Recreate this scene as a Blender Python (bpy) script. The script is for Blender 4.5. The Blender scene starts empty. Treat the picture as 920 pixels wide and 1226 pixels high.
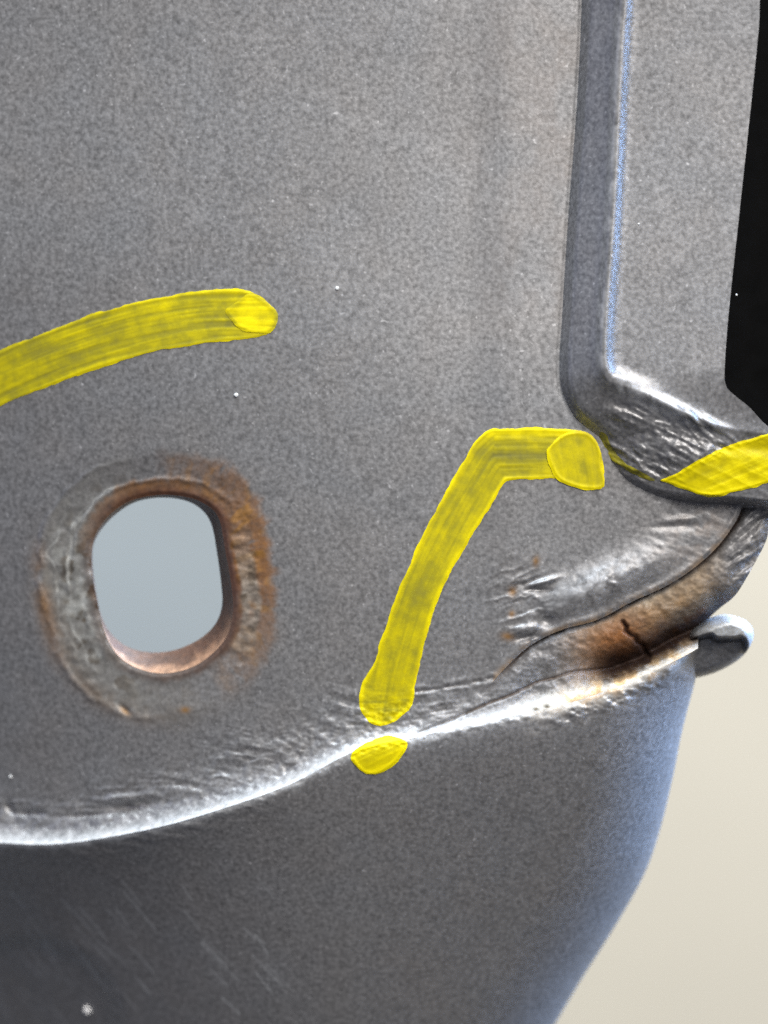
import bpy, math, random
import numpy as np

random.seed(4)
S = 0.00013                     # metres per panel unit (one unit is about 0.13 mm on the sheet)
DIST = 0.30                     # camera to sheet
DU = DIST / S
scene = bpy.context.scene
COL = scene.collection

# ------------------------------------------------------------------ camera, light, exposure
cd = bpy.data.cameras.new('camera')
cam = bpy.data.objects.new('camera', cd)
COL.objects.link(cam)
cam.location = (0, -DIST, 0)
cam.rotation_euler = (math.radians(90), 0, 0)
cd.sensor_fit = 'VERTICAL'
cd.sensor_height = 36
cd.sensor_width = 27
cd.lens = 36 * DIST / (1226 * S)
cd.clip_start = 0.005
cd.clip_end = 50
cd.dof.use_dof = True
cd.dof.focus_distance = DIST - 0.002
cd.dof.aperture_fstop = 7.5
scene.camera = cam

world = bpy.data.worlds.new('World')
scene.world = world
world.use_nodes = True
bg = world.node_tree.nodes['Background']
bg.inputs['Color'].default_value = (0.86, 0.88, 1.0, 1)
bg.inputs['Strength'].default_value = 0.145


def area_lamp(name, loc, target, sx, sy, watts, col):
    d = bpy.data.lights.new(name, 'AREA')
    d.shape = 'RECTANGLE'
    d.size, d.size_y = sx, sy
    d.energy = watts
    d.color = col
    o = bpy.data.objects.new(name, d)
    COL.objects.link(o)
    o.location = loc
    v = np.array(target, float) - np.array(loc, float)
    from mathutils import Vector
    o.rotation_euler = Vector(v).to_track_quat('-Z', 'Y').to_euler()
    return o


area_lamp('ceiling_lamp', (0.05, -0.10, 1.25), (0.0, 0.0, 0.0), 1.5, 0.45, 58.0, (0.84, 0.93, 1.0))
area_lamp('left_blue_fill', (-0.75, -0.22, 0.15), (0.0, 0.0, 0.0), 0.4, 0.5, 0.32, (0.28, 0.36, 1.0))  # unseen fill lamp, added to tint the flange's step wall blue
side = area_lamp('side_window', (0.58, 0.04, 0.30), (0.03, 0.0, -0.01), 0.30, 0.45, 5.2, (0.30, 0.54, 1.0))
side.data.spread = math.radians(75)
area_lamp('room_lamp', (0.50, -1.02, 0.78), (0.0, 0.0, 0.0), 0.9, 0.8, 30.5, (1.0, 0.95, 0.89))

scene.view_settings.view_transform = 'Standard'
scene.view_settings.look = 'None'
scene.view_settings.exposure = 0.0
scene.view_settings.gamma = 1.0
scene.view_settings.use_curve_mapping = False
scene.cycles.use_denoising = False
scene.cycles.max_bounces = 6

# ------------------------------------------------------------------ small maths kit
f32 = np.float64


def ss(a, b, x):
    t = np.clip((x - a) / (b - a), 0, 1)
    return t * t * (3 - 2 * t)


def vn(x, y, seed=0):
    xi = np.floor(x); yi = np.floor(y)
    fx = x - xi; fy = y - yi
    xi = xi.astype(np.int64); yi = yi.astype(np.int64)

    def h(a, b):
        n = (a * 374761393 + b * 668265263 + seed * 974634217) & 0xffffffff
        n = ((n ^ (n >> 13)) * 1274126177) & 0xffffffff
        return ((n ^ (n >> 16)) & 0xffffff) / float(0xffffff)
    u = fx * fx * fx * (fx * (fx * 6 - 15) + 10)
    v = fy * fy * fy * (fy * (fy * 6 - 15) + 10)
    a = h(xi, yi); b = h(xi + 1, yi); c = h(xi, yi + 1); d = h(xi + 1, yi + 1)
    return (a * (1 - u) + b * u) * (1 - v) + (c * (1 - u) + d * u) * v


def fbm(x, y, seed=0, oct=3):
    t = 0.0; amp = 0.5; tot = 0.0
    for k in range(oct):
        t = t + amp * vn(x * 2 ** k + 17.3 * k, y * 2 ** k - 9.1 * k, seed + k)
        tot += amp; amp *= 0.5
    return t / tot * 2 - 1          # -1..1


def ridged(x, y, seed=0, oct=2):
    t = 0.0; amp = 0.6; tot = 0.0
    for k in range(oct):
        t = t + amp * (1 - np.abs(2 * vn(x * 2 ** k + 5.7 * k, y * 2 ** k + 3.3 * k, seed + k) - 1))
        tot += amp; amp *= 0.5
    return t / tot


def curve(pts, n=8, closed=False):
    p = np.array(pts, float)
    out = []
    m = len(p)
    rng = range(m) if closed else range(m - 1)
    for i in rng:
        if closed:
            a, b, c, d = p[i - 1], p[i], p[(i + 1) % m], p[(i + 2) % m]
        else:
            a = p[i - 1] if i > 0 else 2 * p[i] - p[i + 1]
            b, c = p[i], p[i + 1]
            d = p[i + 2] if i + 2 < m else 2 * p[i + 1] - p[i]
        for k in range(n):
            t = k / n
            out.append(0.5 * (2 * b + (c - a) * t + (2 * a - 5 * b + 4 * c - d) * t * t + (3 * b - a - 3 * c + d) * t ** 3))
    if not closed:
        out.append(p[-1])
    return np.array(out)


def pdist(x, y, poly, closed=False):
    """distance to a polyline"""
    x = np.asarray(x, float); y = np.asarray(y, float)
    sh = x.shape
    x = x.ravel(); y = y.ravel()
    best = np.full(x.shape, 1e12)
    q = np.vstack([poly, poly[:1]]) if closed else poly
    for i in range(len(q) - 1):
        ax, ay = q[i]; bx, by = q[i + 1]
        dx, dy = bx - ax, by - ay
        L = dx * dx + dy * dy + 1e-12
        t = np.clip(((x - ax) * dx + (y - ay) * dy) / L, 0, 1)
        d = (x - ax - t * dx) ** 2 + (y - ay - t * dy) ** 2
        np.minimum(best, d, out=best)
    return np.sqrt(best).reshape(sh)


def inside(x, y, poly):
    r = np.zeros(np.shape(x), bool)
    n = len(poly)
    for i in range(n):
        ax, ay = poly[i]; bx, by = poly[(i + 1) % n]
        if ay == by:
            continue
        c = ((ay > y) != (by > y)) & (x < (bx - ax) * (y - ay) / (by - ay) + ax)
        r ^= c
    return r


def along(x, y, poly):
    """length along a stroke's middle line and signed offset from it"""
    best = np.full(np.shape(x), 1e12); U = np.zeros(np.shape(x)); V = np.zeros(np.shape(x))
    L0 = 0.0
    for i in range(len(poly) - 1):
        ax, ay = poly[i]; dx, dy = poly[i + 1] - poly[i]
        L = math.hypot(dx, dy) + 1e-9
        t = ((x - ax) * dx + (y - ay) * dy) / (L * L)
        tc = np.clip(t, 0, 1)
        d = (x - ax - tc * dx) ** 2 + (y - ay - tc * dy) ** 2
        m = d < best
        best = np.where(m, d, best)
        U = np.where(m, L0 + tc * L, U)
        V = np.where(m, ((x - ax) * dy - (y - ay) * dx) / L, V)
        L0 += L
    return U, V


class Shape:
    """closed outline with a signed distance, positive inside; far points get a cheap bound"""
    def __init__(self, pts, n=6, smooth=True):
        self.p = curve(pts, n, True) if smooth else np.array(pts, float)
        self.lo = self.p.min(0) - 90; self.hi = self.p.max(0) + 90

    def __call__(self, x, y):
        out = np.full(np.shape(x), -90.0)
        m = (x > self.lo[0]) & (x < self.hi[0]) & (y > self.lo[1]) & (y < self.hi[1])
        if m.any():
            xs, ys = x[m], y[m]
            d = pdist(xs, ys, self.p, True)
            out[m] = np.where(inside(xs, ys, self.p), d, -d)
        return out


class YX:
    """a curve y(x), smoothed"""
    def __init__(self, pts, n=8):
        c = curve(pts, n)
        self.x, self.y = c[:, 0], c[:, 1]
        self.k = np.gradient(self.y, self.x)

    def __call__(self, x):
        return np.interp(x, self.x, self.y)

    def below(self, x, y):           # > 0 above the curve in the picture
        k = np.interp(x, self.x, self.k)
        return (self(x) - y) / np.sqrt(1 + k * k)


def at(px, py, h):
    k = (DU - h) / DU
    return (px - 460) * S * k, -h * S, (613 - py) * S * k


def make_mesh(name, co, quads, tris, mat, parent, attrs=None, smooth=True):
    me = bpy.data.meshes.new(name)
    nq, nt = len(quads), len(tris)
    me.vertices.add(len(co))
    me.vertices.foreach_set('co', np.asarray(co, np.float32).ravel())
    idx = np.concatenate([np.asarray(quads, np.int64).ravel(), np.asarray(tris, np.int64).ravel()]).astype(np.int32)
    me.loops.add(len(idx))
    me.loops.foreach_set('vertex_index', idx)
    me.polygons.add(nq + nt)
    st = np.concatenate([np.arange(nq) * 4, nq * 4 + np.arange(nt) * 3]).astype(np.int32)
    me.polygons.foreach_set('loop_start', st)
    me.update(calc_edges=True)
    me.validate()
    me.polygons.foreach_set('use_smooth', np.full(len(me.polygons), smooth))
    for k, v in (attrs or {}).items():
        v = np.asarray(v, np.float32)
        if v.ndim == 2:
            a = me.attributes.new(k, 'FLOAT_COLOR', 'POINT')
            a.data.foreach_set('color', np.hstack([v, np.ones((len(v), 1), np.float32)]).ravel())
        else:
            a = me.attributes.new(k, 'FLOAT', 'POINT')
            a.data.foreach_set('value', v)
    me.materials.append(mat)
    o = bpy.data.objects.new(name, me)
    COL.objects.link(o)
    if parent:
        o.parent = parent
    return o


def patch(name, parent, mat, box, step, sdf, hfun, afun=None, skirt=0.0, skirt_test=None, skirt_in=0.0):
    """one pressed sheet: a relief over an outline, its edge turned back by the sheet's thickness"""
    xs = np.arange(box[0], box[2] + step, step)
    ys = np.arange(box[1], box[3] + step, step)
    X, Y = np.meshgrid(xs, ys)
    nx, ny = len(xs), len(ys)
    X = X.ravel(); Y = Y.ravel()
    F = sdf(X, Y)
    for _ in range(2):
        m = np.abs(F) < 0.72 * step
        if not m.any():
            break
        x, y, f = X[m], Y[m], F[m]
        e = 0.4
        gx = (sdf(x + e, y) - sdf(x - e, y)) / (2 * e)
        gy = (sdf(x, y + e) - sdf(x, y - e)) / (2 * e)
        g2 = np.maximum(gx * gx + gy * gy, 0.25)
        X[m] = x - f * gx / g2
        Y[m] = y - f * gy / g2
        F[m] = sdf(X[m], Y[m])
    I = np.arange(nx * ny).reshape(ny, nx)
    Q = np.stack([I[1:, :-1].ravel(), I[1:, 1:].ravel(), I[:-1, 1:].ravel(), I[:-1, :-1].ravel()], 1)
    ok = F[Q] > -0.3 * step
    cnt = ok.sum(1)
    mean = F[Q].mean(1)
    full = Q[(cnt == 4) & (mean > 0.02 * step)]
    three = Q[cnt == 3]; o3 = ok[cnt == 3]
    tris = []
    if len(three):
        bad = np.argmin(o3, 1)
        r = np.arange(len(three))
        tris = np.stack([three[r, (bad + 1) % 4], three[r, (bad + 2) % 4], three[r, (bad + 3) % 4]], 1)
        tris = tris[F[tris].mean(1) > 0.05 * step]
    tris = np.asarray(tris, np.int64).reshape(-1, 3)
    used = np.unique(np.concatenate([full.ravel(), tris.ravel()]))
    rm = np.full(nx * ny, -1, np.int64)
    rm[used] = np.arange(len(used))
    full = rm[full]; tris = rm[tris]
    X = X[used]; Y = Y[used]; F = F[used]
    H = hfun(X, Y)
    x, y, z = at(X, Y, H)
    co = np.stack([x, y, z], 1)
    attrs = afun(X, Y) if afun else {}
    if skirt:
        ed = np.concatenate([full[:, [0, 1]], full[:, [1, 2]], full[:, [2, 3]], full[:, [3, 0]],
                             tris[:, [0, 1]], tris[:, [1, 2]], tris[:, [2, 0]]])
        key = np.sort(ed, 1)
        key = key[:, 0] * len(X) + key[:, 1]
        _, inv, c = np.unique(key, return_inverse=True, return_counts=True)
        b = ed[c[inv] == 1]
        if skirt_test is not None:
            t = skirt_test(X, Y)
            b = b[t[b[:, 0]] & t[b[:, 1]]]
        bv = np.unique(b)
        if len(bv):
            n0 = len(co)
            mp = np.full(n0, -1, np.int64)
            mp[bv] = np.arange(len(bv))
            top = co[bv].copy()
            back = co[bv].copy()
            back[:, 1] += skirt * S
            co = np.vstack([co, top, back])
            i0 = n0 + mp[b[:, 0]]; i1 = n0 + mp[b[:, 1]]
            full = np.vstack([full, np.stack([i1, i0, i0 + len(bv), i1 + len(bv)], 1)])
            attrs = {k: np.concatenate([v, v[bv], v[bv]]) for k, v in attrs.items()}
    return make_mesh(name, co, full, tris, mat, parent, attrs)


# ------------------------------------------------------------------ materials
def nodes(name):
    m = bpy.data.materials.new(name)
    m.use_nodes = True
    nt = m.node_tree
    b = nt.nodes['Principled BSDF']
    return m, nt, b


def new(nt, t, **kw):
    n = nt.nodes.new(t)
    for k, v in kw.items():
        if k in n.inputs:
            n.inputs[k].default_value = v
        else:
            setattr(n, k, v)
    return n


def math_(nt, op, a, b=None, c=None, clamp=False):
    n = nt.nodes.new('ShaderNodeMath'); n.operation = op; n.use_clamp = clamp
    for i, v in enumerate((a, b, c)):
        if v is None:
            continue
        if hasattr(v, 'links'):
            nt.links.new(v, n.inputs[i])
        else:
            n.inputs[i].default_value = v
    return n.outputs[0]


def mixc(nt, fac, a, b, mode='MIX'):
    n = nt.nodes.new('ShaderNodeMix'); n.data_type = 'RGBA'; n.blend_type = mode
    for s, v in ((n.inputs[0], fac), (n.inputs[6], a), (n.inputs[7], b)):
        if hasattr(v, 'links'):
            nt.links.new(v, s)
        else:
            s.default_value = v
    return n.outputs[2]


def noise(nt, scale, detail=2, rough=0.5):
    tc = nt.nodes.get('TC') or nt.nodes.new('ShaderNodeTexCoord')
    tc.name = 'TC'
    n = new(nt, 'ShaderNodeTexNoise', Scale=scale, Detail=detail, Roughness=rough)
    nt.links.new(tc.outputs['Object'], n.inputs['Vector'])
    return n.outputs['Fac']


def attr(nt, name):
    n = nt.nodes.new('ShaderNodeAttribute'); n.attribute_name = name
    return n


def paint_material(name, base):
    """grey metallic car paint with visible flake; tint / amt carry rust, dirt, wax, bare spots, painted highlight and shade"""
    m, nt, b = nodes(name)
    L = nt.links.new
    fine = noise(nt, 1500, 1.5, 0.5)
    coarse = noise(nt, 260, 2, 0.5)
    broad = noise(nt, 28, 2, 0.5)
    v = math_(nt, 'MULTIPLY_ADD', math_(nt, 'SUBTRACT', fine, 0.5), 1.35, 1.0)
    v = math_(nt, 'MULTIPLY', v, math_(nt, 'MULTIPLY_ADD', math_(nt, 'SUBTRACT', coarse, 0.5), 0.16, 1.0))
    v = math_(nt, 'MULTIPLY', v, math_(nt, 'MULTIPLY_ADD', math_(nt, 'SUBTRACT', broad, 0.5), 0.16, 1.0))
    spark = math_(nt, 'MULTIPLY', math_(nt, 'SUBTRACT', noise(nt, 1700, 0, 0.5), 0.74, clamp=True), 5.0, clamp=True)
    v = math_(nt, 'ADD', v, spark)
    hue = new(nt, 'ShaderNodeValToRGB')
    hue.color_ramp.elements[0].position = 0.3; hue.color_ramp.elements[0].color = (0.985, 0.998, 1.015, 1)
    hue.color_ramp.elements[1].position = 0.7; hue.color_ramp.elements[1].color = (1.018, 1.0, 0.985, 1)
    L(noise(nt, 90, 2, 0.6), hue.inputs[0])
    c = mixc(nt, 1.0, tuple(base) + (1,), hue.outputs[0], 'MULTIPLY')
    comb = nt.nodes.new('ShaderNodeCombineColor')
    for i in range(3):
        L(v, comb.inputs[i])
    c = mixc(nt, 1.0, c, comb.outputs[0], 'MULTIPLY')
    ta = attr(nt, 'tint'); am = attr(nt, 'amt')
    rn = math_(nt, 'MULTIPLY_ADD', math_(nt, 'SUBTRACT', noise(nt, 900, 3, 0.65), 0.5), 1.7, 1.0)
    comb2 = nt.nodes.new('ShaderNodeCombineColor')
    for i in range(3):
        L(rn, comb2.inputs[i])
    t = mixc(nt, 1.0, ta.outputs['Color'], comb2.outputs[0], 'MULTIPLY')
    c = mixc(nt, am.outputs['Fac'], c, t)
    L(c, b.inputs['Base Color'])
    met = math_(nt, 'MULTIPLY', math_(nt, 'SUBTRACT', 1.0, am.outputs['Fac'], clamp=True), 0.48)
    L(met, b.inputs['Metallic'])
    rg = attr(nt, 'rgh')
    L(math_(nt, 'ADD', rg.outputs['Fac'], math_(nt, 'MULTIPLY_ADD', fine, 0.12, -0.06)), b.inputs['Roughness'])
    b.inputs['Specular IOR Level'].default_value = 0.45
    grit = math_(nt, 'MULTIPLY', math_(nt, 'SUBTRACT', rg.outputs['Fac'], 0.34, clamp=True), 3.5)
    bump = new(nt, 'ShaderNodeBump', Strength=0.28, Distance=0.00012)
    hh = math_(nt, 'MULTIPLY_ADD', fine, 0.7, math_(nt, 'MULTIPLY', noise(nt, 420, 2, 0.5), 0.5))
    hh = math_(nt, 'ADD', hh, math_(nt, 'MULTIPLY', math_(nt, 'MULTIPLY', noise(nt, 800, 3, 0.6), am.outputs['Fac']), grit))
    L(hh, bump.inputs['Height'])
    L(bump.outputs[0], b.inputs['Normal'])
    return m


def marker_material():
    m, nt, b = nodes('yellow_paint_marker')
    L = nt.links.new
    cv = attr(nt, 'cov')
    v = math_(nt, 'ADD', cv.outputs['Fac'], math_(nt, 'MULTIPLY_ADD', noise(nt, 700, 3, 0.6), 0.5, -0.25))
    r = new(nt, 'ShaderNodeValToRGB')
    e = r.color_ramp.elements
    e[0].position = 0.0; e[0].color = (0.15, 0.145, 0.04, 1)
    e[1].position = 1.0; e[1].color = (0.76, 0.65, 0.0, 1)
    k = e.new(0.45); k.color = (0.33, 0.295, 0.012, 1)
    k = e.new(0.75); k.color = (0.55, 0.47, 0.002, 1)
    L(v, r.inputs[0])
    L(r.outputs[0], b.inputs['Base Color'])
    b.inputs['Roughness'].default_value = 0.5
    b.inputs['Specular IOR Level'].default_value = 0.2
    bump = new(nt, 'ShaderNodeBump', Strength=0.25, Distance=0.0001)
    L(noise(nt, 900, 3, 0.6), bump.inputs['Height'])
    L(bump.outputs[0], b.inputs['Normal'])
    return m


def plain(name, col, rough, var=0.1, scale=200, spec=0.4):
    m, nt, b = nodes(name)
    n = noise(nt, scale, 3, 0.6)
    r = new(nt, 'ShaderNodeValToRGB')
    lo = tuple(max(0, c * (1 - var)) for c in col) + (1,)
    hi = tuple(min(1, c * (1 + var)) for c in col) + (1,)
    r.color_ramp.elements[0].position = 0.3; r.color_ramp.elements[0].color = lo
    r.color_ramp.elements[1].position = 0.7; r.color_ramp.elements[1].color = hi
    nt.links.new(n, r.inputs[0])
    nt.links.new(r.outputs[0], b.inputs['Base Color'])
    b.inputs['Roughness'].default_value = rough
    b.inputs['Specular IOR Level'].default_value = spec
    return m


PAINT = paint_material('grey_metallic_paint', (0.229, 0.230, 0.236))
MARK = marker_material()
BLACK = plain('black_rubber', (0.002, 0.002, 0.002), 0.8, 0.3, 300, 0.05)
WALL = plain('cream_wall_paint', (0.505, 0.462, 0.382), 0.8, 0.03, 6)
BOARD = plain('pale_grey_board', (0.235, 0.255, 0.255), 0.7, 0.03, 9)
DUST = plain('white_dust', (0.62, 0.64, 0.65), 0.7, 0.05, 900)

# ------------------------------------------------------------------ curves of the pressing
CREASE = YX([(-160, 996), (-80, 1003), (0, 1009), (60, 1011), (120, 1004), (200, 988), (280, 964), (350, 938), (415, 904),
             (450, 893), (485, 886), (540, 873), (585, 864), (640, 852), (700, 836), (760, 814), (815, 788), (850, 768), (900, 742)])
SEAM = YX([(-160, 996), (-80, 1003), (0, 1009), (60, 1011), (120, 1004), (200, 988), (280, 964), (350, 938), (415, 904),
           (450, 893), (485, 886), (530, 874.5), (562, 856), (583, 825), (611, 794), (638, 771), (673, 754), (716, 742), (756, 721),
           (795, 703), (826, 684), (853, 661), (873, 637), (887, 612), (898, 575), (904, 540)])
TROUGH = curve([(862, 735), (842, 748), (806, 765), (783, 778), (763, 789), (730, 801), (700, 806)], 6)
CRACK = curve([(735, 800), (689, 804), (662, 812), (642, 817), (612, 832), (583, 843), (540, 862), (500, 878)], 6)
CRACK2 = np.array([(746, 745), (750, 751), (749, 755), (755, 760), (761, 762), (763, 769), (771, 773), (772, 781), (778, 786)], float)
SIL = curve([(842, 745), (838, 790), (830, 825), (817, 875), (806, 930), (790, 995), (770, 1050), (733, 1115), (695, 1175), (655, 1243), (600, 1335), (560, 1400)], 6)
SILX = SIL[:, 0]; SILY = SIL[:, 1]
HOLE = Shape([(187, 593), (217, 594), (243, 602), (262, 620), (270, 660), (277, 700), (279, 735), (268, 768), (234, 797), (190, 806), (150, 792),
              (128, 763), (117, 722), (110, 680), (113, 645), (130, 618), (156, 600)], 8)
HOLE_BACK = Shape([(187, 596), (217, 598), (239, 608), (253, 627), (260, 662), (265, 699), (266, 725), (258, 747), (239, 765), (210, 778), (180, 781), (152, 774),
                   (132, 757), (121, 735), (114, 700), (111, 667), (115, 645), (132, 622), (158, 603)], 8)
DOT = None


def soft(t, w=55.0):
    return w * np.logaddexp(0, t / w)


def base_h(x, y):
    l = soft(540 - x); d = soft(y - 360); t = soft(340 - y)
    return -1.4e-4 * l * l - 1.05e-4 * d * d + 1.2e-4 * t * t - 4.6e-7 * l * l * soft(y - 300)


def crest_amp(x):
    return 13 + 22 * (1 - ss(180, 560, x)) - 3 * ss(640, 820, x)


def crest_h(x):
    return base_h(x, CREASE(x)) + crest_amp(x)


def bump(x, y, cx, cy, rx, ry, ang=0.0):
    c, s = math.cos(math.radians(ang)), math.sin(math.radians(ang))
    u = ((x - cx) * c + (y - cy) * s) / rx
    v = (-(x - cx) * s + (y - cy) * c) / ry
    return np.exp(-(u * u + v * v))


FL_BASE = curve([(698, -160), (696, 0), (691, 115), (680, 257), (672.5, 380), (669, 430), (671, 466), (684, 498), (703, 519),
                 (722, 545), (741, 570), (763, 586), (788, 597), (823, 603), (859, 605), (918, 611), (1010, 626), (1080, 640)], 8)
FL_LIP = curve([(744, -160), (742, 0), (739, 46), (729, 250), (720, 378), (719, 433), (727, 454), (741, 460), (777, 473), (810, 489), (853, 507),
                (883, 515), (925, 520), (1080, 540)], 8)
BLK_EDGE = curve([(912, -160), (910, 0), (906, 62), (888, 232), (873, 372), (868, 440), (869, 460), (876, 470), (898, 488), (918, 509), (950, 528), (1000, 540), (1080, 545)], 8)


def lumps(x, y):
    """buckled paint between the angled marker stroke and the torn seam"""
    m = bump(x, y, 725, 700, 78, 26, -24)
    n = fbm(x / 11, y / 9, 31, 3)
    c, s = math.cos(math.radians(-25)), math.sin(math.radians(-25))
    u = (x - 725) * c + (y - 700) * s; v = -(x - 725) * s + (y - 700) * c
    roll = 13 * np.exp(-((u / 80) ** 2)) * np.exp(-(((v + 2) / 20) ** 2))
    roll = roll + m * n * 1.7
    w = bump(x, y, 628, 722, 32, 45, -20)
    roll = roll + w * (ridged((x + 0.3 * y) / 30, (y + 0.3 * x) / 10 + 0.6 * fbm(x / 16, y / 16, 53, 2), 51, 2) - 0.55) * 5.0
    roll = roll - 7 * bump(x, y, 655, 742, 12, 9, 20) + 5 * bump(x, y, 632, 753, 16, 6, -8) - 4 * bump(x, y, 632, 763, 16, 4, -8)
    roll = roll + 6 * bump(x, y, 650, 697, 18, 3.5, -18) - 3.5 * bump(x, y, 643, 706, 15, 2.5, 3) + 2.2 * bump(x, y, 815, 622, 20, 4, -6) - 2.0 * bump(x, y, 806, 630, 24, 4, 0)
    z = bump(x, y, 820, 650, 75, 45, -30)
    return roll + z * fbm((x + y * 0.4) / 26, (y - 0.4 * x) / 7, 77, 3) * 0.9


def hole_r(x, y):
    out = np.full(np.shape(x), 200.0)
    m = (x > 0) & (x < 400) & (y > 480) & (y < 920)
    if m.any():
        out[m] = -HOLE(x[m], y[m])
    return out


def hole_relief(x, y):
    r = hole_r(x, y)
    m = r < 95
    out = np.zeros_like(x)
    if m.any():
        X, Y, R = x[m], y[m], r[m]
        a = np.degrees(np.arctan2(Y - 695, X - 192))         # 0 right, 90 down
        left = np.clip(np.cos(np.radians(a - 170)), 0, 1)
        right = np.clip(np.cos(np.radians(a + 15)), 0, 1)
        wob = fbm(X / 22, Y / 22, 9, 3)
        ring = 48 + 14 * left + 5 * wob
        d = -8.0 * (1 - ss(0.1, 1.25, R / ring))
        d = d + (0.6 + 3.2 * left) * np.exp(-(((R - ring) / 4.5) ** 2)) * (0.55 + 0.6 * wob)
        d = d + left * (1 - ss(45, 60, R)) * fbm(X / 22, Y / 15, 12, 2) * 2.2
        d = d + right * (1 - ss(30, 40, R)) * ss(5, 12, R) * (fbm(X / 14, Y / 9, 15, 2)) * 2.2
        d = d + 1.8 * np.exp(-(((R - 20 - 3 * wob) / 3.0) ** 2)) * np.clip(np.cos(np.radians(a + 110)), 0, 1)
        for rc, ac, aw in ((12, 150, 45), (27, 190, 40), (34, 140, 30), (44, 165, 50), (22, 120, 25)):
            da = np.abs((a - ac + 180) % 360 - 180)
            d = d + 1.1 * ss(-0.4, 0.4, fbm(X / 18, Y / 18, 19, 2)) * np.exp(-(((R - rc - 9 * wob) / 2.4) ** 2)) * (1 - ss(aw * 0.5, aw, da))
        d = d - 2.2 * (1 - ss(0, 5, R))
        out[m] = d
    return out


def wrinkles(x, y, s):
    along = x < 620
    cen = np.interp(x, [-150, 60, 200, 300, 420, 560], [36, 34, 46, 56, 38, 22])
    wid = np.interp(x, [-150, 60, 200, 300, 420, 560], [20, 19, 25, 32, 26, 12])
    msk = np.exp(-((s - cen) / wid) ** 2) * along
    r = 0
    for th, w in ((1.5, 1 - ss(150, 260, x)), (12.0, ss(150, 260, x) * (1 - ss(440, 520, x))), (-8.0, ss(440, 520, x))):
        c, q = math.cos(math.radians(th)), math.sin(math.radians(th))
        u = x * c + y * q; v = -x * q + y * c
        r = r + w * (ridged(u / 52 + 0.5 * fbm(x / 45, y / 30, 3, 2), v / 10.5 + 0.35 * fbm(x / 30, y / 30, 4, 2), 21, 2) - 0.5)
    fine = fbm(x / 9, y / 6, 23, 3)
    h = msk * (r * 5.0 * ss(-0.5, 0.3, fbm(x / 60, y / 35, 29, 2)) + fine * 1.3)
    rough = np.exp(-(s / 40) ** 2) * ss(3, 16, s) * along * (1 - ss(480, 600, x))
    h = h + rough * fbm(x / 8, y / 6, 27, 3) * 2.0
    h = h - 8 * bump(x, y, 152, 966, 30, 6, -3) + 3 * bump(x, y, 150, 954, 40, 4, -4) - 6 * bump(x, y, 12, 968, 5, 9, -30) - 5 * bump(x, y, 36, 974, 18, 4, 2) - 4.5 * bump(x, y, 105, 976, 34, 3, -3)
    h = h - 5 * bump(x, y, 150, 850, 9, 4, 40)
    return h * ss(0, 9, s)


def upper_h(x, y):
    h = base_h(x, y)
    s = CREASE.below(x, y)
    sp = np.maximum(s, 0)
    A = crest_amp(x)
    wide = np.interp(x, [-150, 100, 300, 450, 600], [25, 25, 23, 15, 9])
    k = np.interp(x, [-150, 150, 420, 560], [0.5, 0.5, 0.45, 0.25])
    h = h + A * ((1 - k) * np.exp(-sp / wide) + k * np.exp(-(sp / 11) ** 1.5)) + ss(560, 615, x) * 3 * (1 - np.exp(-sp / 8))
    h = h + wrinkles(x, y, s)
    h = h + hole_relief(x, y)
    m = (x > 560) & (y > 560)
    if m.any():
        h[m] += lumps(x[m], y[m])
        d = SEAM.below(x[m], y[m])
        h[m] += 2.2 * np.exp(-((d - 4) / 5) ** 2) * ss(585, 640, x[m]) - 2.0 * np.exp(-(d / 2.5) ** 2) * ss(585, 640, x[m])
    # soft sheet-metal waviness and the sealed groove along the raised flange
    h = h + 1.3 * fbm(x / 170, y / 170, 5, 2)
    m = (x > 640) & (x < 900)
    if m.any():
        d = pdist(x[m], y[m], FL_BASE)
        h[m] -= 1.6 * np.exp(-((d) / 3) ** 2) * (1 - ss(460, 505, y[m]))
    # cracked paint line running left out of the torn seam
    m = (x > 470) & (x < 620) & (y > 790)
    if m.any():
        d = pdist(x[m], y[m], curve([(500, 828), (528, 824), (560, 818), (590, 812)], 4))
        nz = ss(-0.5, 0.4, fbm(x[m] / 18, y[m] / 9, 91, 2))
        h[m] += (-2.2 * np.exp(-(d / 1.8) ** 2) + 0.9 * np.exp(-((d - 5) / 3) ** 2)) * nz
        d = pdist(x[m], y[m], CRACK)
        h[m] -= 3.0 * np.exp(-(d / 1.8) ** 2)
    return h


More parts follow.
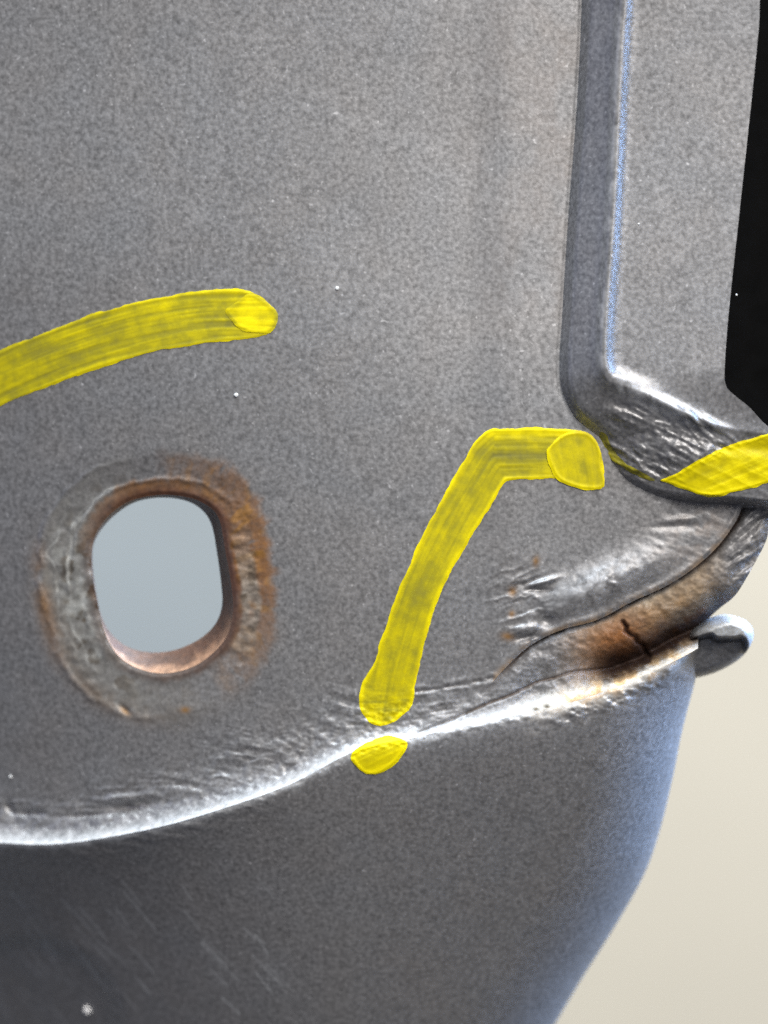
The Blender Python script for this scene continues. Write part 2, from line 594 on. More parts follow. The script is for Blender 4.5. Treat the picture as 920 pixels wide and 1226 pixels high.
def hem_h(x, y):
    h = base_h(x, y)
    dS = -SEAM.below(x, y)
    s = np.maximum(CREASE.below(x, y), 0)
    dT = pdist(x, y, TROUGH)
    dC = pdist(x, y, CRACK)
    f = ss(560, 650, x)
    A = crest_amp(x)
    low = 3 * ss(560, 615, x) - 9 * f - 7 * f * np.exp(-(np.maximum(dS, 0) / 5) ** 2)
    rr = np.interp(x, [560, 640, 720, 800, 850], [9, 13, 15, 11, 7])
    fade = ss(690, 745, x)
    body = low + 5.5 * np.sin(np.clip(dS / 42, 0, 1) * math.pi) * f
    body = body - 52 * np.exp(-(dT / 17) ** 2) * (0.35 + 0.65 * fade) * ss(670, 720, x) - 8 * np.exp(-(dT / 3.5) ** 2) * fade
    t = np.exp(-(s / rr) ** 1.6)
    h = h + body * (1 - t) + A * t
    h = h - 3.2 * np.exp(-(dC / 1.7) ** 2) * ss(0, 7, s)
    m = (x > 730) & (x < 790)
    if m.any():
        d2 = pdist(x[m], y[m], CRACK2)
        h[m] -= 7 * np.exp(-(d2 / 2.6) ** 2)
    # torn, flaking surface
    g = ss(0, 6, s)
    h = h + g * f * fbm(x / 14, y / 10, 61, 4) * 2.6
    h = h + g * ss(640, 720, x) * np.exp(-((s - 12) / 9) ** 2) * fbm(x / 9, y / 7, 66, 3) * 4
    q = (x < 640)
    if q.any():
        w = ss(570, 632, x[q])
        h[q] = h[q] * w + upper_h(x[q], y[q]) * (1 - w)
    # crumpled free end
    e = ss(845, 890, x + 0.35 * (650 - y))
    h = h + e * (ridged((x + 0.55 * y) / 60, (y + 0.7 * x) / 13, 71, 2) - 0.5) * 13
    dR = np.minimum(pdist(x, y, HEM_SIL), 30)
    h = h - 9 * (1 - dR / 30) ** 2 * ss(790, 850, x)
    return h


HEM_SIL = curve([(940, 590), (923, 622), (918, 646), (904, 674), (882, 711), (861, 729), (842, 748), (836, 765)], 6)


CSX = np.linspace(-200, 900, 400)
CSY = np.polyval(np.polyfit(CREASE.x, CREASE.y, 4), CSX)


def roll_drop(x, y):
    xs = np.interp(y, SILY, SILX)
    k = np.interp(y, SILY, np.gradient(SILX, SILY))
    e = np.maximum((xs - x) / np.sqrt(1 + k * k), 0.0)
    R = 100.0
    q = np.clip(R - e, 0, R)
    return R - np.sqrt(np.maximum(R * R - q * q, 0)), e


def lower_h(x, y):
    d = np.maximum(-CREASE.below(x, y), 0)
    cs = np.interp(x, CSX, CSY)
    D = y - cs
    ref = base_h(x, cs) + 20
    h = ref + (crest_h(x) + 0.36 * (CREASE(x) - cs) - ref) * np.exp(-d / 40) - 0.34 * D - 3.2e-4 * np.maximum(D, 0) ** 2
    l = np.maximum(0, 420 - x)
    h = h - 8e-6 * l * l * 150 * np.tanh(d / 150) - 2.0 * (d / 8) * np.exp(-d / 8)
    h = h + 7 * (1 - np.exp(-d / 10)) * np.interp(x, [0, 600, 700], [0.0, 0.0, 0.3])
    r, e = roll_drop(x, y)
    h = h - r * ss(-2, 26, d + 14 * ss(800, 830, x))
    h = h + 1.5 * fbm(x / 150, y / 150, 6, 2)
    h = h + 4.2 * (1 - np.exp(-d / 5.5)) * (x < 900) + (x < 640) * np.exp(-(d / 7) ** 2) * ss(0, 3, d) * fbm(x / 9, y / 6, 88, 3) * 2.2
    # chipped rim below the torn seam, folds under the crease, round pressing at lower left
    m = (d < 60) & (x > 560)
    h = h + m * np.exp(-((d - 14) / 12) ** 2) * ss(620, 700, x) * fbm(x / 11, y / 7, 82, 3) * 3.4
    h = h + (x < 330) * np.exp(-((d - 12) / 12) ** 2) * fbm((x + 0.2 * y) / 30, (y - 0.15 * x) / 6, 84, 3) * 1.6 * ss(0, 8, d)
    rr = np.sqrt((x - 28) ** 2 * 0.75 + (y - 1222) ** 2)
    h = h - 17.0 * (1 - ss(80, 110, rr))
    return h


def sil_sdf(x, y):
    xs = np.interp(y, SILY, SILX)
    k = np.interp(y, SILY, np.gradient(SILX, SILY))
    return (xs - x) / np.sqrt(1 + k * k)


# ------------------------------------------------------------------ pigments: rust, dirt, wax, bare spots, painted highlight and shade
def blend(T, A, m, col):
    """lay a pigment over what is there"""
    m = np.clip(m, 0, 1)
    na = A + m * (1 - A)
    w = np.where(na > 1e-6, m / np.maximum(na, 1e-6), 0)[:, None]
    T[:] = T * (1 - w) + np.array(col)[None] * w
    A[:] = na


def upper_attr(x, y):
    n = len(x)
    T = np.full((n, 3), 0.25); A = np.zeros(n); R = np.full(n, 0.46)
    r = hole_r(x, y)
    i = np.where(r < 110)[0]
    if len(i):
        X, Y, q = x[i], y[i], r[i]
        a = np.degrees(np.arctan2(Y - 695, X - 192))
        t, am, ro = T[i], A[i], R[i]
        n1 = fbm(X / 16, Y / 16, 101, 4); n2 = fbm(X / 30, Y / 30, 105, 3)
        ang = lambda c, w: np.clip(1 - np.abs((a - c + 180) % 360 - 180) / w, 0, 1) ** 0.6
        st = fbm(a / 5.0, q / 30, 108, 3)
        # wax smear, left half
        w = ang(165, 95) * (1 - ss(50, 62, q + 7 * n2))
        blend(t, am, 0.72 * w * ss(-0.9, 0.1, n1 + 0.4), (0.20, 0.20, 0.185))
        blend(t, am, 0.88 * w * ss(0.05, 0.28, n1) * (1 - ss(30, 45, q)), (0.062, 0.046, 0.028))
        blend(t, am, 0.5 * w * ss(0.2, 0.5, n2), (0.30, 0.31, 0.30))
        for rc, ac, aw in ((10, 150, 45), (26, 195, 40), (33, 135, 35), (45, 165, 55), (20, 225, 30), (52, 120, 25)):
            da = np.abs((a - ac + 180) % 360 - 180)
            blend(t, am, 0.7 * ss(-0.3, 0.3, n1 + 0.1) * np.exp(-(((q - rc - 11 * n2) / 2.2) ** 2)) * (1 - ss(aw * 0.5, aw, da)), (0.40, 0.41, 0.40))
        ro = ro * (1 - 0.8 * w) + 0.26 * 0.8 * w
        # orange ring on the right and the top
        o = ang(-15, 78) * ss(2, 9, q) * (1 - ss(44, 60, q + 9 * st + 4 * n1))
        blend(t, am, 0.93 * o * ss(-0.9, -0.1, st + n1 * 0.6 + 0.25), (0.20, 0.085, 0.019))
        blend(t, am, 0.75 * o * ss(0.0, 0.5, st), (0.30, 0.145, 0.025))
        tp = ang(-100, 62) * (1 - ss(15, 24, q + 6 * st))
        blend(t, am, 0.85 * tp * ss(-0.8, 0.0, n1 + 0.3), (0.20, 0.088, 0.020))
        # scraped bright patch inside the right-hand ring
        b = ang(8, 42) * ss(9, 13, q + 3 * n1) * (1 - ss(30, 36, q + 5 * n1))
        blend(t, am, 0.8 * b * ss(-0.5, 0.0, n1 + 0.2), (0.24, 0.22, 0.19))
        blend(t, am, 0.8 * b * ss(0.15, 0.4, n1), (0.10, 0.075, 0.05))
        # dark burnt lip round the hole
        blend(t, am, 0.93 * (1 - ss(4, 15, q + 4 * n1)) * np.clip(ang(-20, 120) + 0.4, 0, 1), (0.075, 0.028, 0.014))
        # rust wedge outside the wax at lower left, dirt below
        g = ang(168, 32) * np.exp(-((q - 63) / 11) ** 2) * ss(-0.6, 0.2, n2 + 0.3)
        blend(t, am, 0.85 * g, (0.17, 0.088, 0.03))
        g = ang(125, 45) * np.exp(-((q - 52) / 13) ** 2) * ss(-0.8, 0.3, n1 + 0.1)
        blend(t, am, 0.7 * g, (0.105, 0.066, 0.04))
        g = ang(80, 70) * (1 - ss(48, 80, q + 10 * n2)) * 0.45
        blend(t, am, g, (0.085, 0.07, 0.055))
        ro = ro + 0.2 * np.clip(am, 0, 1) * (1 - w)
        T[i], A[i], R[i] = t, am, ro
    # rust pinholes near the buckled paint
    for cx, cy, rx, ry, an in ((642, 672, 4, 6, 10), (614, 708, 5, 6, 0), (613, 735, 4, 4, 0), (608, 762, 8, 5, 10), (150, 852, 7, 3, 40), (222, 850, 6, 4, 0)):
        blend(T, A, 1.0 * bump(x, y, cx, cy, rx, ry, an), (0.20, 0.11, 0.04))
    # rust bleeding from the torn edge
    i = np.where((x > 590) & (y > 590))[0]
    if len(i):
        d = SEAM.below(x[i], y[i])
        t, am = T[i], A[i]
        n1 = fbm(x[i] / 9, y[i] / 9, 111, 3)
        blend(t, am, 0.75 * np.exp(-(np.maximum(d, 0) / 5) ** 2) * ss(-0.6, 0.3, n1) * (1 - ss(860, 885, x[i])), (0.30, 0.20, 0.11))
        blend(t, am, 0.45 * bump(x[i], y[i], 845, 640, 60, 35, -35) * ss(-0.5, 0.5, n1), (0.26, 0.21, 0.175))
        wn = fbm(x[i] / 12, y[i] / 12, 113, 3)
        blend(t, am, 0.65 * bump(x[i], y[i], 722, 693, 72, 20, -24) * ss(-0.4, 0.3, wn), (0.42, 0.43, 0.45))
        T[i], A[i] = t, am
    i = np.where((x > 470) & (y > 790))[0]
    if len(i):
        d = pdist(x[i], y[i], CRACK)
        t, am = T[i], A[i]
        blend(t, am, 0.85 * np.exp(-(d / 1.8) ** 2), (0.05, 0.04, 0.035))
        T[i], A[i] = t, am
    # crease highlight painted in pale pigment just above the crest
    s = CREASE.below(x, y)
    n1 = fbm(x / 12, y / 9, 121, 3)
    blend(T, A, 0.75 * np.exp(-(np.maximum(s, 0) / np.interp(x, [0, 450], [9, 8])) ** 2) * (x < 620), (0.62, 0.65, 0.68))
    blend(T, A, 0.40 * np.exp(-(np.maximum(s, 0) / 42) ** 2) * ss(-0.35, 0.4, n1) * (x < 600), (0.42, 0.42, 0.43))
    # reddish overspray beside the flange
    blend(T, A, 0.15 * ss(470, 690, x) * (1 - ss(330, 480, y)) * ss(-0.6, 0.4, fbm(x / 40, y / 60, 131, 3)), (0.30, 0.235, 0.19))
    return {'tint': T, 'amt': A, 'rgh': R}


def hem_attr(x, y):
    n = len(x)
    T = np.full((n, 3), 0.22); A = np.zeros(n); R = np.full(n, 0.55)
    s = CREASE.below(x, y)
    dT = pdist(x, y, TROUGH); dC = pdist(x, y, CRACK); d2 = pdist(x, y, CRACK2)
    n1 = fbm(x / 14, y / 12, 141, 4); n2 = fbm(x / 34, y / 30, 145, 3)
    dT = np.maximum(dT + 7 * fbm(x / 8, y / 6, 147, 3), 0)
    dS = -SEAM.below(x, y)
    # stained tan metal, orange towards the crack, nearly black in the trough
    z = ss(655, 720, x) * (1 - ss(835, 890, x + 0.3 * (700 - y)))
    blend(T, A, 0.85 * z * ss(-0.9, 0.0, n1 + 0.4), (0.24, 0.17, 0.10))
    blend(T, A, 0.55 * z * ss(0.0, 0.5, n2), (0.34, 0.29, 0.22))
    blend(T, A, 0.9 * bump(x, y, 742, 765, 44, 26, -20) * ss(-0.7, 0.1, n1 + 0.3), (0.27, 0.10, 0.024))
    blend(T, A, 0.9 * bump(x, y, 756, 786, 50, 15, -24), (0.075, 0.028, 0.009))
    blend(T, A, 0.5 * bump(x, y, 800, 735, 40, 20, -25) * ss(-0.2, 0.4, n1), (0.34, 0.20, 0.085))
    blend(T, A, 0.8 * np.exp(-((dT - 14) / 9) ** 2) * ss(700, 740, x) * ss(-0.3, 0.3, n1), (0.18, 0.07, 0.02))
    blend(T, A, 0.95 * np.exp(-(d2 / 3) ** 2), (0.05, 0.018, 0.009))
    blend(T, A, 0.8 * np.exp(-(dC / 2.0) ** 2), (0.09, 0.06, 0.04))
    blend(T, A, 0.97 * np.exp(-(np.maximum(dS - 1, 0) / 4.5) ** 2) * ss(575, 620, x), (0.03, 0.016, 0.009))  # shadow under the upper sheet's edge, painted dark along the seam
    # chipped ridge: bare primer, ochre stains; left end carries the painted crease highlight
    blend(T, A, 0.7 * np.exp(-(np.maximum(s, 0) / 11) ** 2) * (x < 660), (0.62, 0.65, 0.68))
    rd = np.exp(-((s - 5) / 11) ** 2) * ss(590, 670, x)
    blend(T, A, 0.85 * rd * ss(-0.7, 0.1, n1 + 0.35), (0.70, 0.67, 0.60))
    och = rd * ss(660, 690, x) * (1 - ss(815, 835, x))
    blend(T, A, 0.85 * och * ss(-0.25, 0.25, n1 + 0.15 * n2), (0.66, 0.42, 0.17))
    blend(T, A, 0.6 * och * ss(0.15, 0.45, n2), (0.30, 0.15, 0.06))
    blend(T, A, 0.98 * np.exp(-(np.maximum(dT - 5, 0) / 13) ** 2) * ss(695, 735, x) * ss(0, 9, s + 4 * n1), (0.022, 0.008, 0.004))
    for cx, cy in ((642, 849), (655, 846)):
        blend(T, A, bump(x, y, cx, cy, 5, 3), (0.07, 0.05, 0.02))
    return {'tint': T, 'amt': A, 'rgh': R + 0.1 * A}


random.seed(12)
SCR = []
for k in range(70):
    x0 = random.uniform(-40, 330); y0 = random.uniform(1050, 1240)
    L = random.uniform(14, 60); an = math.radians(random.gauss(50, 5))
    SCR.append((x0, y0, x0 + L * math.cos(an), y0 + L * math.sin(an), random.uniform(0.18, 0.6)))


def scratches(x, y):
    out = np.zeros(len(x))
    for x0, y0, x1, y1, w in SCR:
        i = np.where((x > x0 - 4) & (x < x1 + 4) & (y > y0 - 4) & (y < y1 + 4))[0]
        if len(i):
            d = pdist(x[i], y[i], np.array([(x0, y0), (x1, y1)]))
            out[i] = np.maximum(out[i], w * np.exp(-(d / 1.1) ** 2))
    return out


def lower_attr(x, y):
    n = len(x)
    T = np.full((n, 3), 0.25); A = np.zeros(n); R = np.full(n, 0.44)
    d = np.maximum(-CREASE.below(x, y), 0)
    n1 = fbm(x / 13, y / 9, 151, 4)
    blend(T, A, 0.75 * np.exp(-(d / (4.5 + 3.5 * np.clip(n1, -1, 1))) ** 2) * (x < 640), (0.62, 0.65, 0.68))  # crease highlight continued below the crest as pale pigment
    z = ss(610, 650, x) * (1 - ss(800, 835, x))
    blend(T, A, 0.85 * z * np.exp(-(d / 10) ** 2) * ss(-0.6, 0.1, n1 + 0.2), (0.55, 0.52, 0.47))
    blend(T, A, 0.7 * z * np.exp(-(d / 9) ** 2) * ss(0.0, 0.4, n1) * ss(650, 700, x), (0.52, 0.34, 0.17))
    blend(T, A, 0.5 * z * np.exp(-((d - 20) / 9) ** 2) * ss(0.0, 0.4, n1), (0.36, 0.35, 0.34))
    blend(T, A, 0.7 * bump(x, y, 722, 851, 10, 4, -30), (0.05, 0.05, 0.055))
    blend(T, A, scratches(x, y), (0.40, 0.42, 0.44))
    return {'tint': T, 'amt': A, 'rgh': R}


# ------------------------------------------------------------------ the panel
panel = bpy.data.objects.new('body_panel', None)
COL.objects.link(panel)
panel['label'] = 'dented grey metallic car body panel with a rusty slot hole and yellow marker strokes'
panel['category'] = 'car panel'


def upper_sdf(x, y):
    f = SEAM.below(x, y)
    f = np.minimum(f, 850 + 48 * ss(500, 560, y) - x)
    m = (x > 60) & (x < 330) & (y > 540) & (y < 860)
    if m.any():
        f = np.array(f)
        f[m] = np.minimum(f[m], -HOLE(x[m], y[m]))
    return f


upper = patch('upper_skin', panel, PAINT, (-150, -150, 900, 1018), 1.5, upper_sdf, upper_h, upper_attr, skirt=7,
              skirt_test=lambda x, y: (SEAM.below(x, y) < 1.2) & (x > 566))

lower = patch('lower_skin', panel, PAINT, (-150, 740, 860, 1380), 1.5,
              lambda x, y: np.minimum(-CREASE.below(x, y), sil_sdf(x, y)), lower_h, lower_attr, skirt=60,
              skirt_test=lambda x, y: sil_sdf(x, y) < 1.2)

HEM = Shape(np.vstack([np.array([(x, SEAM(x) - 1 - 8 * float(ss(520, 600, x))) for x in np.linspace(498, 897, 70)]), HEM_SIL[1:],
                       np.array([(x, CREASE(x)) for x in np.linspace(836, 498, 70)])]), smooth=False)


def hem_sdf(x, y):
    f = HEM(x, y)
    c = CREASE.below(x, y)
    return np.where(np.abs(c) < 4, np.minimum(np.where(f < -4, f, np.maximum(f, np.where((x > 506) & (x < 834), c, f))), c), f)


seam = patch('folded_seam', panel, PAINT, (490, 560, 948, 892), 1.2, hem_sdf, hem_h, hem_attr, skirt=26,
             skirt_test=lambda x, y: (pdist(x, y, HEM_SIL) < 2.0))
seam['label'] = 'torn folded seam strip with brown rust and a split'

# ---- the slot: a tapering burnt wall from the sheet to the smaller opening behind
def ring_mesh():
    n = 220
    def res(p, n):
        q = np.vstack([p, p[:1]])
        # resample by angle so that both outlines run in step
        return q
    c = np.array((190.0, 694.0))
    def by_angle(poly, ang):
        a = np.unwrap(np.arctan2(poly[:, 1] - c[1], poly[:, 0] - c[0]))
        r = np.hypot(poly[:, 0] - c[0], poly[:, 1] - c[1])
        if a[-1] < a[0]:
            a, r = a[::-1], r[::-1]
        a3 = np.concatenate([a - 2 * math.pi, a, a + 2 * math.pi]); r3 = np.tile(r, 3)
        return np.interp(ang, a3, r3)
    ang = np.linspace(-math.pi, math.pi, n, endpoint=False)
    rf = by_angle(HOLE.p, ang) + 0.6
    rb = by_angle(HOLE_BACK.p, ang)
    # (blend toward the back outline, depth below the sheet)
    prof = [(0.0, -1.5), (0.04, -3), (0.12, -6), (0.30, -12), (0.5, -18), (0.7, -24), (0.88, -29), (1.0, -33), (1.0, -37), (0.9, -40)]
    co, T, A = [], [], []
    for w, dz in prof:
        nn = fbm(ang * 9, np.full(n, dz / 6.0), 171, 3)
        r = rf * (1 - w) + rb * w + nn * 0.9 * (4 * w * (1 - w))
        x = c[0] + r * np.cos(ang); y = c[1] + r * np.sin(ang)
        h0 = upper_h(c[0] + rf * np.cos(ang), c[1] + rf * np.sin(ang))
        X, Yw, Z = at(x, y, h0 + dz)
        co.append(np.stack([X, Yw, Z], 1))
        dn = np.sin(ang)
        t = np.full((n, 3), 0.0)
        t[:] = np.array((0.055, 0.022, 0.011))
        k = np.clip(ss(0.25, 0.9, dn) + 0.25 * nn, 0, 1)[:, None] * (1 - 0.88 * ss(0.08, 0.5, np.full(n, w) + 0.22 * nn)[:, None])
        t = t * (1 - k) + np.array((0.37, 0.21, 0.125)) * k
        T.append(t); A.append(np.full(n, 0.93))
    m = len(prof)
    co = np.vstack(co)
    q = []
    for j in range(m - 1):
        i = np.arange(n); i2 = (i + 1) % n
        q.append(np.stack([j * n + i, j * n + i2, (j + 1) * n + i2, (j + 1) * n + i], 1))
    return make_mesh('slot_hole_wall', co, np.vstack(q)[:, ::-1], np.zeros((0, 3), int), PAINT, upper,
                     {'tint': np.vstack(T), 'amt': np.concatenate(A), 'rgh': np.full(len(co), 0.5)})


hole_wall = ring_mesh()
hole_wall['label'] = 'burnt coppery wall of the slot hole'

# ---- raised flange at the right, with its crushed lower corner
FLANGE = Shape(np.vstack([FL_BASE, BLK_EDGE[::-1]]), smooth=False)
RIDGE = curve([(735, 466), (746, 458), (777, 473), (810, 489), (853, 507), (883, 516)], 6)
LIPPOLY = np.vstack([FL_LIP, [(1100, -200), (744, -200)]])


def flange_h(x, y):
    dB = pdist(x, y, FL_BASE); dL = pdist(x, y, FL_LIP)
    face = inside(x, y, LIPPOLY)
    t = np.where(face, 1.0, dB / np.maximum(dB + dL, 1e-6))
    e0 = (14 * ss(712, 770, x) + 18 * ss(775, 850, x)) * ss(500, 545, y) * ss(-1, 13, dB)            # height of the free lower edge
    prof = np.where(t < 1, np.interp(t, [0, 0.22, 0.30, 1.0], [0, 0.42, 0.50, 1.0]) * (1 - ss(490, 540, y)) + t * ss(490, 540, y), 1.0)
    dI = np.where(face, 1.0, np.clip((dB - 13 * ss(495, 545, y)) / np.maximum(dB + dL - 13 * ss(495, 545, y), 1e-6), 0, 1))
    prof = np.where(t < 1, prof * (1 - ss(495, 545, y)) + dI * ss(495, 545, y), 1.0)
    h = e0 + (44 - e0) * prof
    sd = np.where(face, dL, -dL)
    low = ss(440, 475, y)
    h = h + 7.5 * np.exp(-((sd - 6) / 8.5) ** 2) * (1 - low) + 5.5 * low * np.exp(-((sd + 1) / np.interp(x, [745, 800, 880], [9, 8, 4.5])) ** 2) * (1 - ss(835, 890, x))
    # crush wrinkles running down to the right
    cr = ss(470, 500, y) * (~face) * ss(712, 740, x) * ss(0, 10, dL) * ss(0, 9, dB)
    u = x * 0.90 + y * 0.44; v = -x * 0.44 + y * 0.90
    wq = 1 - 0.85 * ss(-8, 6, (y - 574) * 0.9 + (x - 791) * 0.40)
    h = h + cr * ((ridged(u / 60 + 0.5 * fbm(x / 30, y / 30, 203, 2), v / 15, 201, 2) - 0.5) * 7.5 + fbm(u / 9, v / 6, 205, 3) * 2.0) * wq
    h = h - 3 * cr * np.exp(-((dL - 20) / 9) ** 2)
    c2 = bump(x, y, 832, 505, 22, 13, 30)
    h = h + c2 * (ridged((x + y * 0.3) / 40, (y - 1.2 * x) / 11, 211, 2) - 0.5) * 8
    return h + base_h(x, y) + 0.07 * np.maximum(x - 745, 0) * (1 - ss(440, 520, y)) + 0.8 * fbm(x / 90, y / 120, 215, 2)


def flange_attr(x, y):
    n = len(x)
    T = np.full((n, 3), 0.3); A = np.zeros(n); R = np.full(n, 0.44)
    dL = pdist(x, y, FL_LIP)
    face = inside(x, y, LIPPOLY)
    sd = np.where(face, dL, -dL)
    n1 = fbm(x / 7, y / 16, 221, 3)
    low = ss(430, 470, y)
    blend(T, A, 0.55 * np.exp(-((sd - 1) / 5) ** 2) * (1 - low) * ss(-0.5, 0.3, n1), (0.40, 0.40, 0.41))
    blend(T, A, 0.65 * np.exp(-((sd + 3) / 11) ** 2) * low * ss(735, 745, x) * (1 - ss(820, 900, x)) * ss(-0.8, 0, n1), (0.50, 0.52, 0.55))
    blend(T, A, 0.85 * np.exp(-(pdist(x, y, curve([(812, 486), (822, 496), (832, 506), (845, 512)], 4)) / 1.8) ** 2), (0.05, 0.05, 0.05))
    blend(T, A, 0.75 * np.exp(-(pdist(x, y, curve([(828, 492), (836, 500), (845, 506), (852, 514)], 4)) / 1.6) ** 2), (0.05, 0.05, 0.05))
    return {'tint': T, 'amt': A, 'rgh': R}


flange = patch('raised_flange', panel, PAINT, (655, -150, 1080, 645), 1.4, FLANGE, flange_h, flange_attr, skirt=13,
               skirt_test=lambda x, y: np.minimum(pdist(x, y, BLK_EDGE), pdist(x, y, FL_BASE) + 50 * (y < 500)) < 1.5)
flange['label'] = 'raised flange with a crushed lower corner'

# ---- the bent ear that sticks out behind the seam
EAR = Shape([(828, 762), (840, 750), (853, 742), (873, 737), (892, 742), (902, 755), (900, 770), (889, 786), (870, 799), (848, 808), (828, 810), (818, 790)], 6)
EAR_LIP = curve([(826, 775), (846, 757), (860, 761), (878, 761), (890, 759), (894, 766), (889, 778)], 6)
EAR_IN = Shape([(800, 780), (846, 758), (860, 762), (878, 762), (889, 761), (896, 770), (893, 790), (874, 808), (849, 820), (815, 830)], 6)


def ear_h(x, y):
    f = EAR(x, y)
    i = EAR_IN(x, y)
    rim = np.clip(f / 13, 0, 1)
    h = -44 + 26 * np.sqrt(np.clip(1 - (1 - rim) ** 2, 0, 1))
    h = h - 46 * ss(-0.5, 6, i) + 0.5 * (806 - y) * ss(0, 8, i)
    return h + base_h(x, y) + fbm(x / 9, y / 9, 231, 3) * 0.8


def ear_attr(x, y):
    n = len(x)
    T = np.full((n, 3), 0.35); A = np.zeros(n)
    i = EAR_IN(x, y)
    blend(T, A, 0.5 * (1 - ss(-4, 1, i)), (0.50, 0.53, 0.54))
    return {'tint': T, 'amt': A, 'rgh': np.full(n, 0.4)}


ear = patch('bent_edge_tab', panel, PAINT, (815, 730, 910, 815), 0.9, EAR, ear_h, ear_attr, skirt=30)

# ------------------------------------------------------------------ yellow marker
def mark(name, parent, outline, host, direction, dense=0.55, thick=0.6, smooth=True, step=1.15, seed=1, streak=0.45, lab=None, edge=0.45, dark=None, bead=0.5):
    sh = Shape(outline, 6, smooth)
    lo, hi = sh.p.min(0) - 3, sh.p.max(0) + 3
    def sdf(x, y):
        return sh(x, y) + 0.7 * fbm(x / 6, y / 6, seed + 7, 2) + 1.5 * fbm(x / 22, y / 22, seed + 9, 2)
    def hf(x, y):
        f = np.maximum(sh(x, y), 0)
        return host(x, y) + thick * (0.55 + 0.45 * ss(0, 2.5, f)) + bead * np.exp(-((f - 2.6) / 2.0) ** 2) \
            + 0.35 * cov(x, y)[1]
    def cov(x, y):
        u, v = along(x, y, direction)
        st = fbm(u / 90 + seed, v / 4.0 + 50, seed, 3)
        return u, st
    def af(x, y):
        f = np.maximum(sh(x, y), 0)
        _, st = cov(x, y)
        c = dense + streak * st + 0.18 * fbm(x / 20, y / 20, seed + 3, 2) + edge * np.exp(-(f / 4.5) ** 2)
        if dark:
            c = c + dark(x, y)
        return {'cov': np.clip(c, 0, 1.1)}
    o = patch(name, parent, MARK, (lo[0], lo[1], hi[0], hi[1]), step, sdf, hf, af, skirt=2.5)
    if lab:
        o['label'] = lab
    return o


const = lambda d: np.array([(600 - 600 * math.cos(math.radians(d)), 700 - 600 * math.sin(math.radians(d))), (600 + 600 * math.cos(math.radians(d)), 700 + 600 * math.sin(math.radians(d)))])
arc_dir = curve([(-130, 533), (-60, 486), (0, 453), (60, 427), (120, 406), (180, 390), (240, 380), (300, 378), (340, 379)], 8)
arc = mark('marker_stroke', upper, [(-130, 500), (-60, 452), (0, 420), (59, 396), (117, 374), (176, 359), (235, 349), (285, 346), (309, 354), (330, 370), (332, 385), (324, 398),
                                   (303, 405), (254, 410), (196, 419), (137, 435), (78, 455), (39, 470), (0, 487), (-60, 520), (-130, 566)],
           upper_h, arc_dir, dense=0.44, seed=301, streak=0.26, lab='curved yellow marker stroke left of centre', edge=0.22, bead=0.35)
upper_m = lambda x, y: upper_h(x, y) + 0.7
mark('marker_dab', arc, [(271, 372), (284, 361), (297, 351), (310, 355), (331, 372), (331, 386), (322, 398), (304, 399), (287, 393), (278, 384)],
     upper_m, arc_dir, dense=0.92, thick=0.5, seed=311, streak=0.3, edge=-0.3, bead=0.2)
bdir = np.vstack([curve([(462, 880), (467, 832), (484, 765), (508, 696), (545, 622), (585, 552)], 8), [(592, 545), (640, 544), (760, 546)]])


def bdark(x, y):
    d = -0.30 * np.exp(-((y - 547) / 7) ** 2) * ss(572, 600, x)
    d = d + 0.35 * np.exp(-((y - 519) / 6) ** 2) * ss(575, 590, x)
    return d + 0.25 * ss(800, 860, y) * fbm(x / 25, y / 5, 333, 2) + 0.1 * ss(780, 840, y)


ang = mark('marker_stroke', upper, [(586, 514), (600, 513), (635, 512), (670, 513), (701, 517), (714, 529), (721, 547), (725, 577), (720, 585), (702, 585), (685, 580), (670, 574), (640, 574), (612, 575),
                                   (602, 581), (584, 613), (560, 650), (537, 691), (519, 734), (506, 781), (497, 824), (492, 846), (474, 863), (452, 869), (436, 857),
                                   (430, 840), (435, 818), (449, 790), (463, 746), (478, 705), (506, 640), (533, 591), (560, 542), (571, 526)],
           upper_h, bdir, dense=0.50, seed=321, streak=0.17, lab='angled yellow marker stroke with a bend', edge=0.42, dark=bdark)
mark('marker_dab', ang, [(655, 541), (661, 530), (679, 518), (701, 517), (714, 527), (720, 541), (720, 556), (725, 575), (720, 585), (704, 586), (688, 583), (670, 575), (660, 560)],
     upper_m, const(80), dense=0.62, thick=0.9, seed=331, streak=0.14, edge=0.32, bead=0.6)


def both_h(x, y):
    s = CREASE.below(x, y)
    return np.where(s > 0, upper_h(x, y), lower_h(x, y))


mark('marker_dot', lower, [(420, 907), (424, 899), (443, 887), (462, 881), (476, 882), (487, 888), (486, 897), (478, 909), (466, 920), (453, 927), (441, 928), (431, 923), (424, 915)],
     both_h, const(-25), dense=0.92, seed=341, streak=0.15, lab='yellow marker dot on the crease', thick=1.6)
mark('marker_patch', flange, [(790, 575), (807, 568), (840, 550), (865, 537), (890, 528), (920, 519), (960, 508), (985, 530), (960, 566), (920, 578), (897, 585), (865, 593), (845, 595), (825, 588), (803, 580)],
     flange_h, const(-22), dense=0.9, seed=351, streak=0.2, lab='yellow marker wedge on the crushed corner', thick=1.5, edge=0.3)
mark('marker_smear', flange, [(718, 519), (726, 521), (734, 537), (750, 554), (772, 567), (788, 576), (774, 574), (752, 564), (734, 552), (722, 537)],
     flange_h, const(45), dense=0.12, seed=361, streak=0.3, lab='faint olive marker smear', thick=0.7, edge=0.1, bead=0.2)

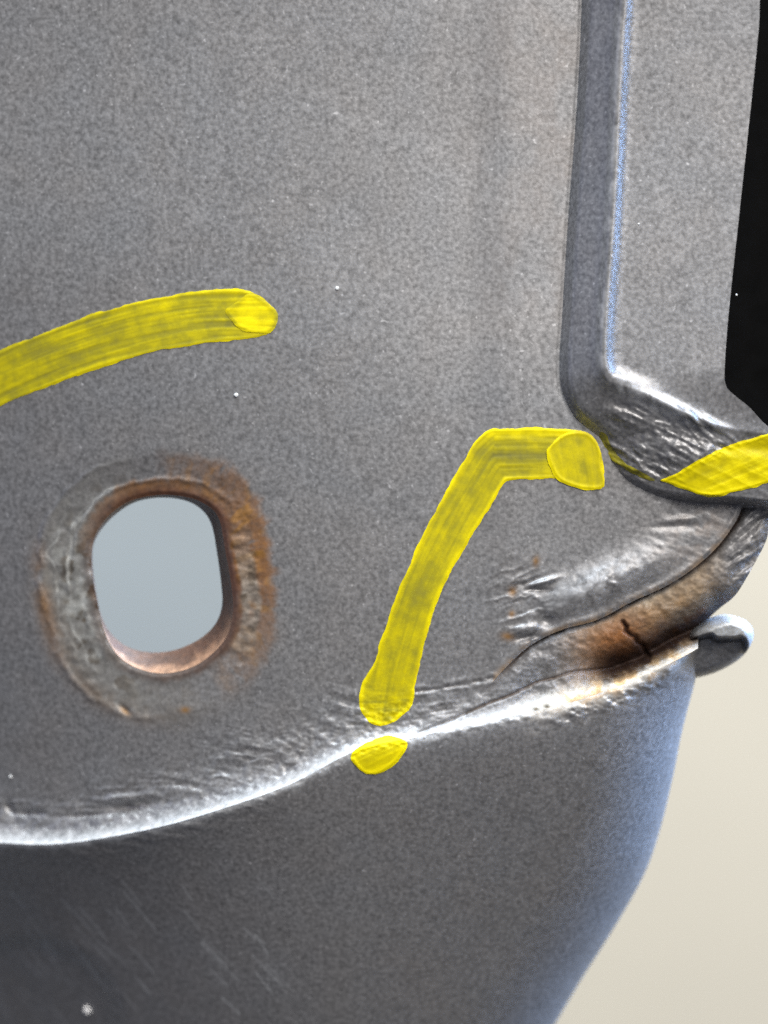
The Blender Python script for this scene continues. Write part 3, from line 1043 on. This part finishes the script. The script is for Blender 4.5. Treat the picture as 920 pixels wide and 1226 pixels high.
# ------------------------------------------------------------------ specks of dust
def speck(parent, px, py, r, hf, name='dust_speck', mat=None):
    n, m = 16, 5
    h0 = float(hf(np.array([px, px]), np.array([py, py]))[0])
    co = []
    rnd = random.Random(int(px * 7 + py))
    jit = [rnd.uniform(0.92, 1.08) for _ in range(n)]
    for j in range(m):
        a = (j - 1) / (m - 1) * math.pi / 2 if j else -0.55
        for i in range(n):
            t = 2 * math.pi * i / n
            x, y, z = at(px + r * jit[i] * math.cos(a) * math.cos(t), py + r * jit[i] * math.cos(a) * math.sin(t), h0 - 0.3 + 0.5 * r * (0.9 + math.sin(a) * (1 if a >= 0 else 3.2)))
            co.append((x, y, z))
    co.append(at(px, py, h0 + 0.95 * r - 0.3))
    q = [(j * n + i, j * n + (i + 1) % n, (j + 1) * n + (i + 1) % n, (j + 1) * n + i) for j in range(m - 1) for i in range(n)]
    t = [((m - 1) * n + i, (m - 1) * n + (i + 1) % n, m * n) for i in range(n)]
    q = np.array(q)[:, ::-1]; t = np.array(t)[:, ::-1]
    return make_mesh(name, np.array(co), q, t, mat or DUST, parent)


o = speck(lower, 105, 1209, 5.2, lower_h, 'paint_fleck', plain('white_paint', (0.95, 0.96, 0.97), 0.5, 0.02, 300))
o['label'] = 'round white fleck near the lower left corner'
for px, py, r in ((404, 345, 2.4), (283, 473, 2.6), (13, 930, 2.0)):
    speck(upper, px, py, r, upper_h)
for px, py, r in ((765, 268, 1.3),):
    speck(flange, px, py, r, flange_h)

# ------------------------------------------------------------------ black trim in the opening
TRIM = Shape(np.vstack([BLK_EDGE - np.array([12, -10]), [(1160, 545), (1160, -160)]]), smooth=False)


def trim_h(x, y):
    d = pdist(x, y, BLK_EDGE)
    return 18 + 8 * ss(20, 90, d) + base_h(x, y)


trim = patch('black_trim', None, BLACK, (840, -150, 1150, 560), 4.0, TRIM, trim_h, None, skirt=20)
trim['label'] = 'matt black trim filling the opening beside the raised flange'
trim['category'] = 'trim'
speck(trim, 882, 353, 1.4, trim_h)

# ------------------------------------------------------------------ what lies behind
def slab(name, mat, x0, x1, z0, z1, y0, y1, bev=0.004):
    import bmesh
    bm = bmesh.new()
    bmesh.ops.create_cube(bm, size=1)
    for v in bm.verts:
        v.co.x = x0 if v.co.x < 0 else x1
        v.co.y = y0 if v.co.y < 0 else y1
        v.co.z = z0 if v.co.z < 0 else z1
    bmesh.ops.bevel(bm, geom=bm.edges[:], offset=bev, segments=2, affect='EDGES')
    me = bpy.data.meshes.new(name)
    bm.to_mesh(me); bm.free()
    me.materials.append(mat)
    o = bpy.data.objects.new(name, me)
    COL.objects.link(o)
    return o


wall = slab('wall', WALL, -1.6, 1.6, -1.2, 1.4, 0.62, 0.72)
wall['kind'] = 'structure'
board = slab('backing_board', BOARD, -0.75, -0.005, -0.8, 0.6, 0.50, 0.518)
board['label'] = 'pale blue grey board seen through the slot hole'
board['category'] = 'board'
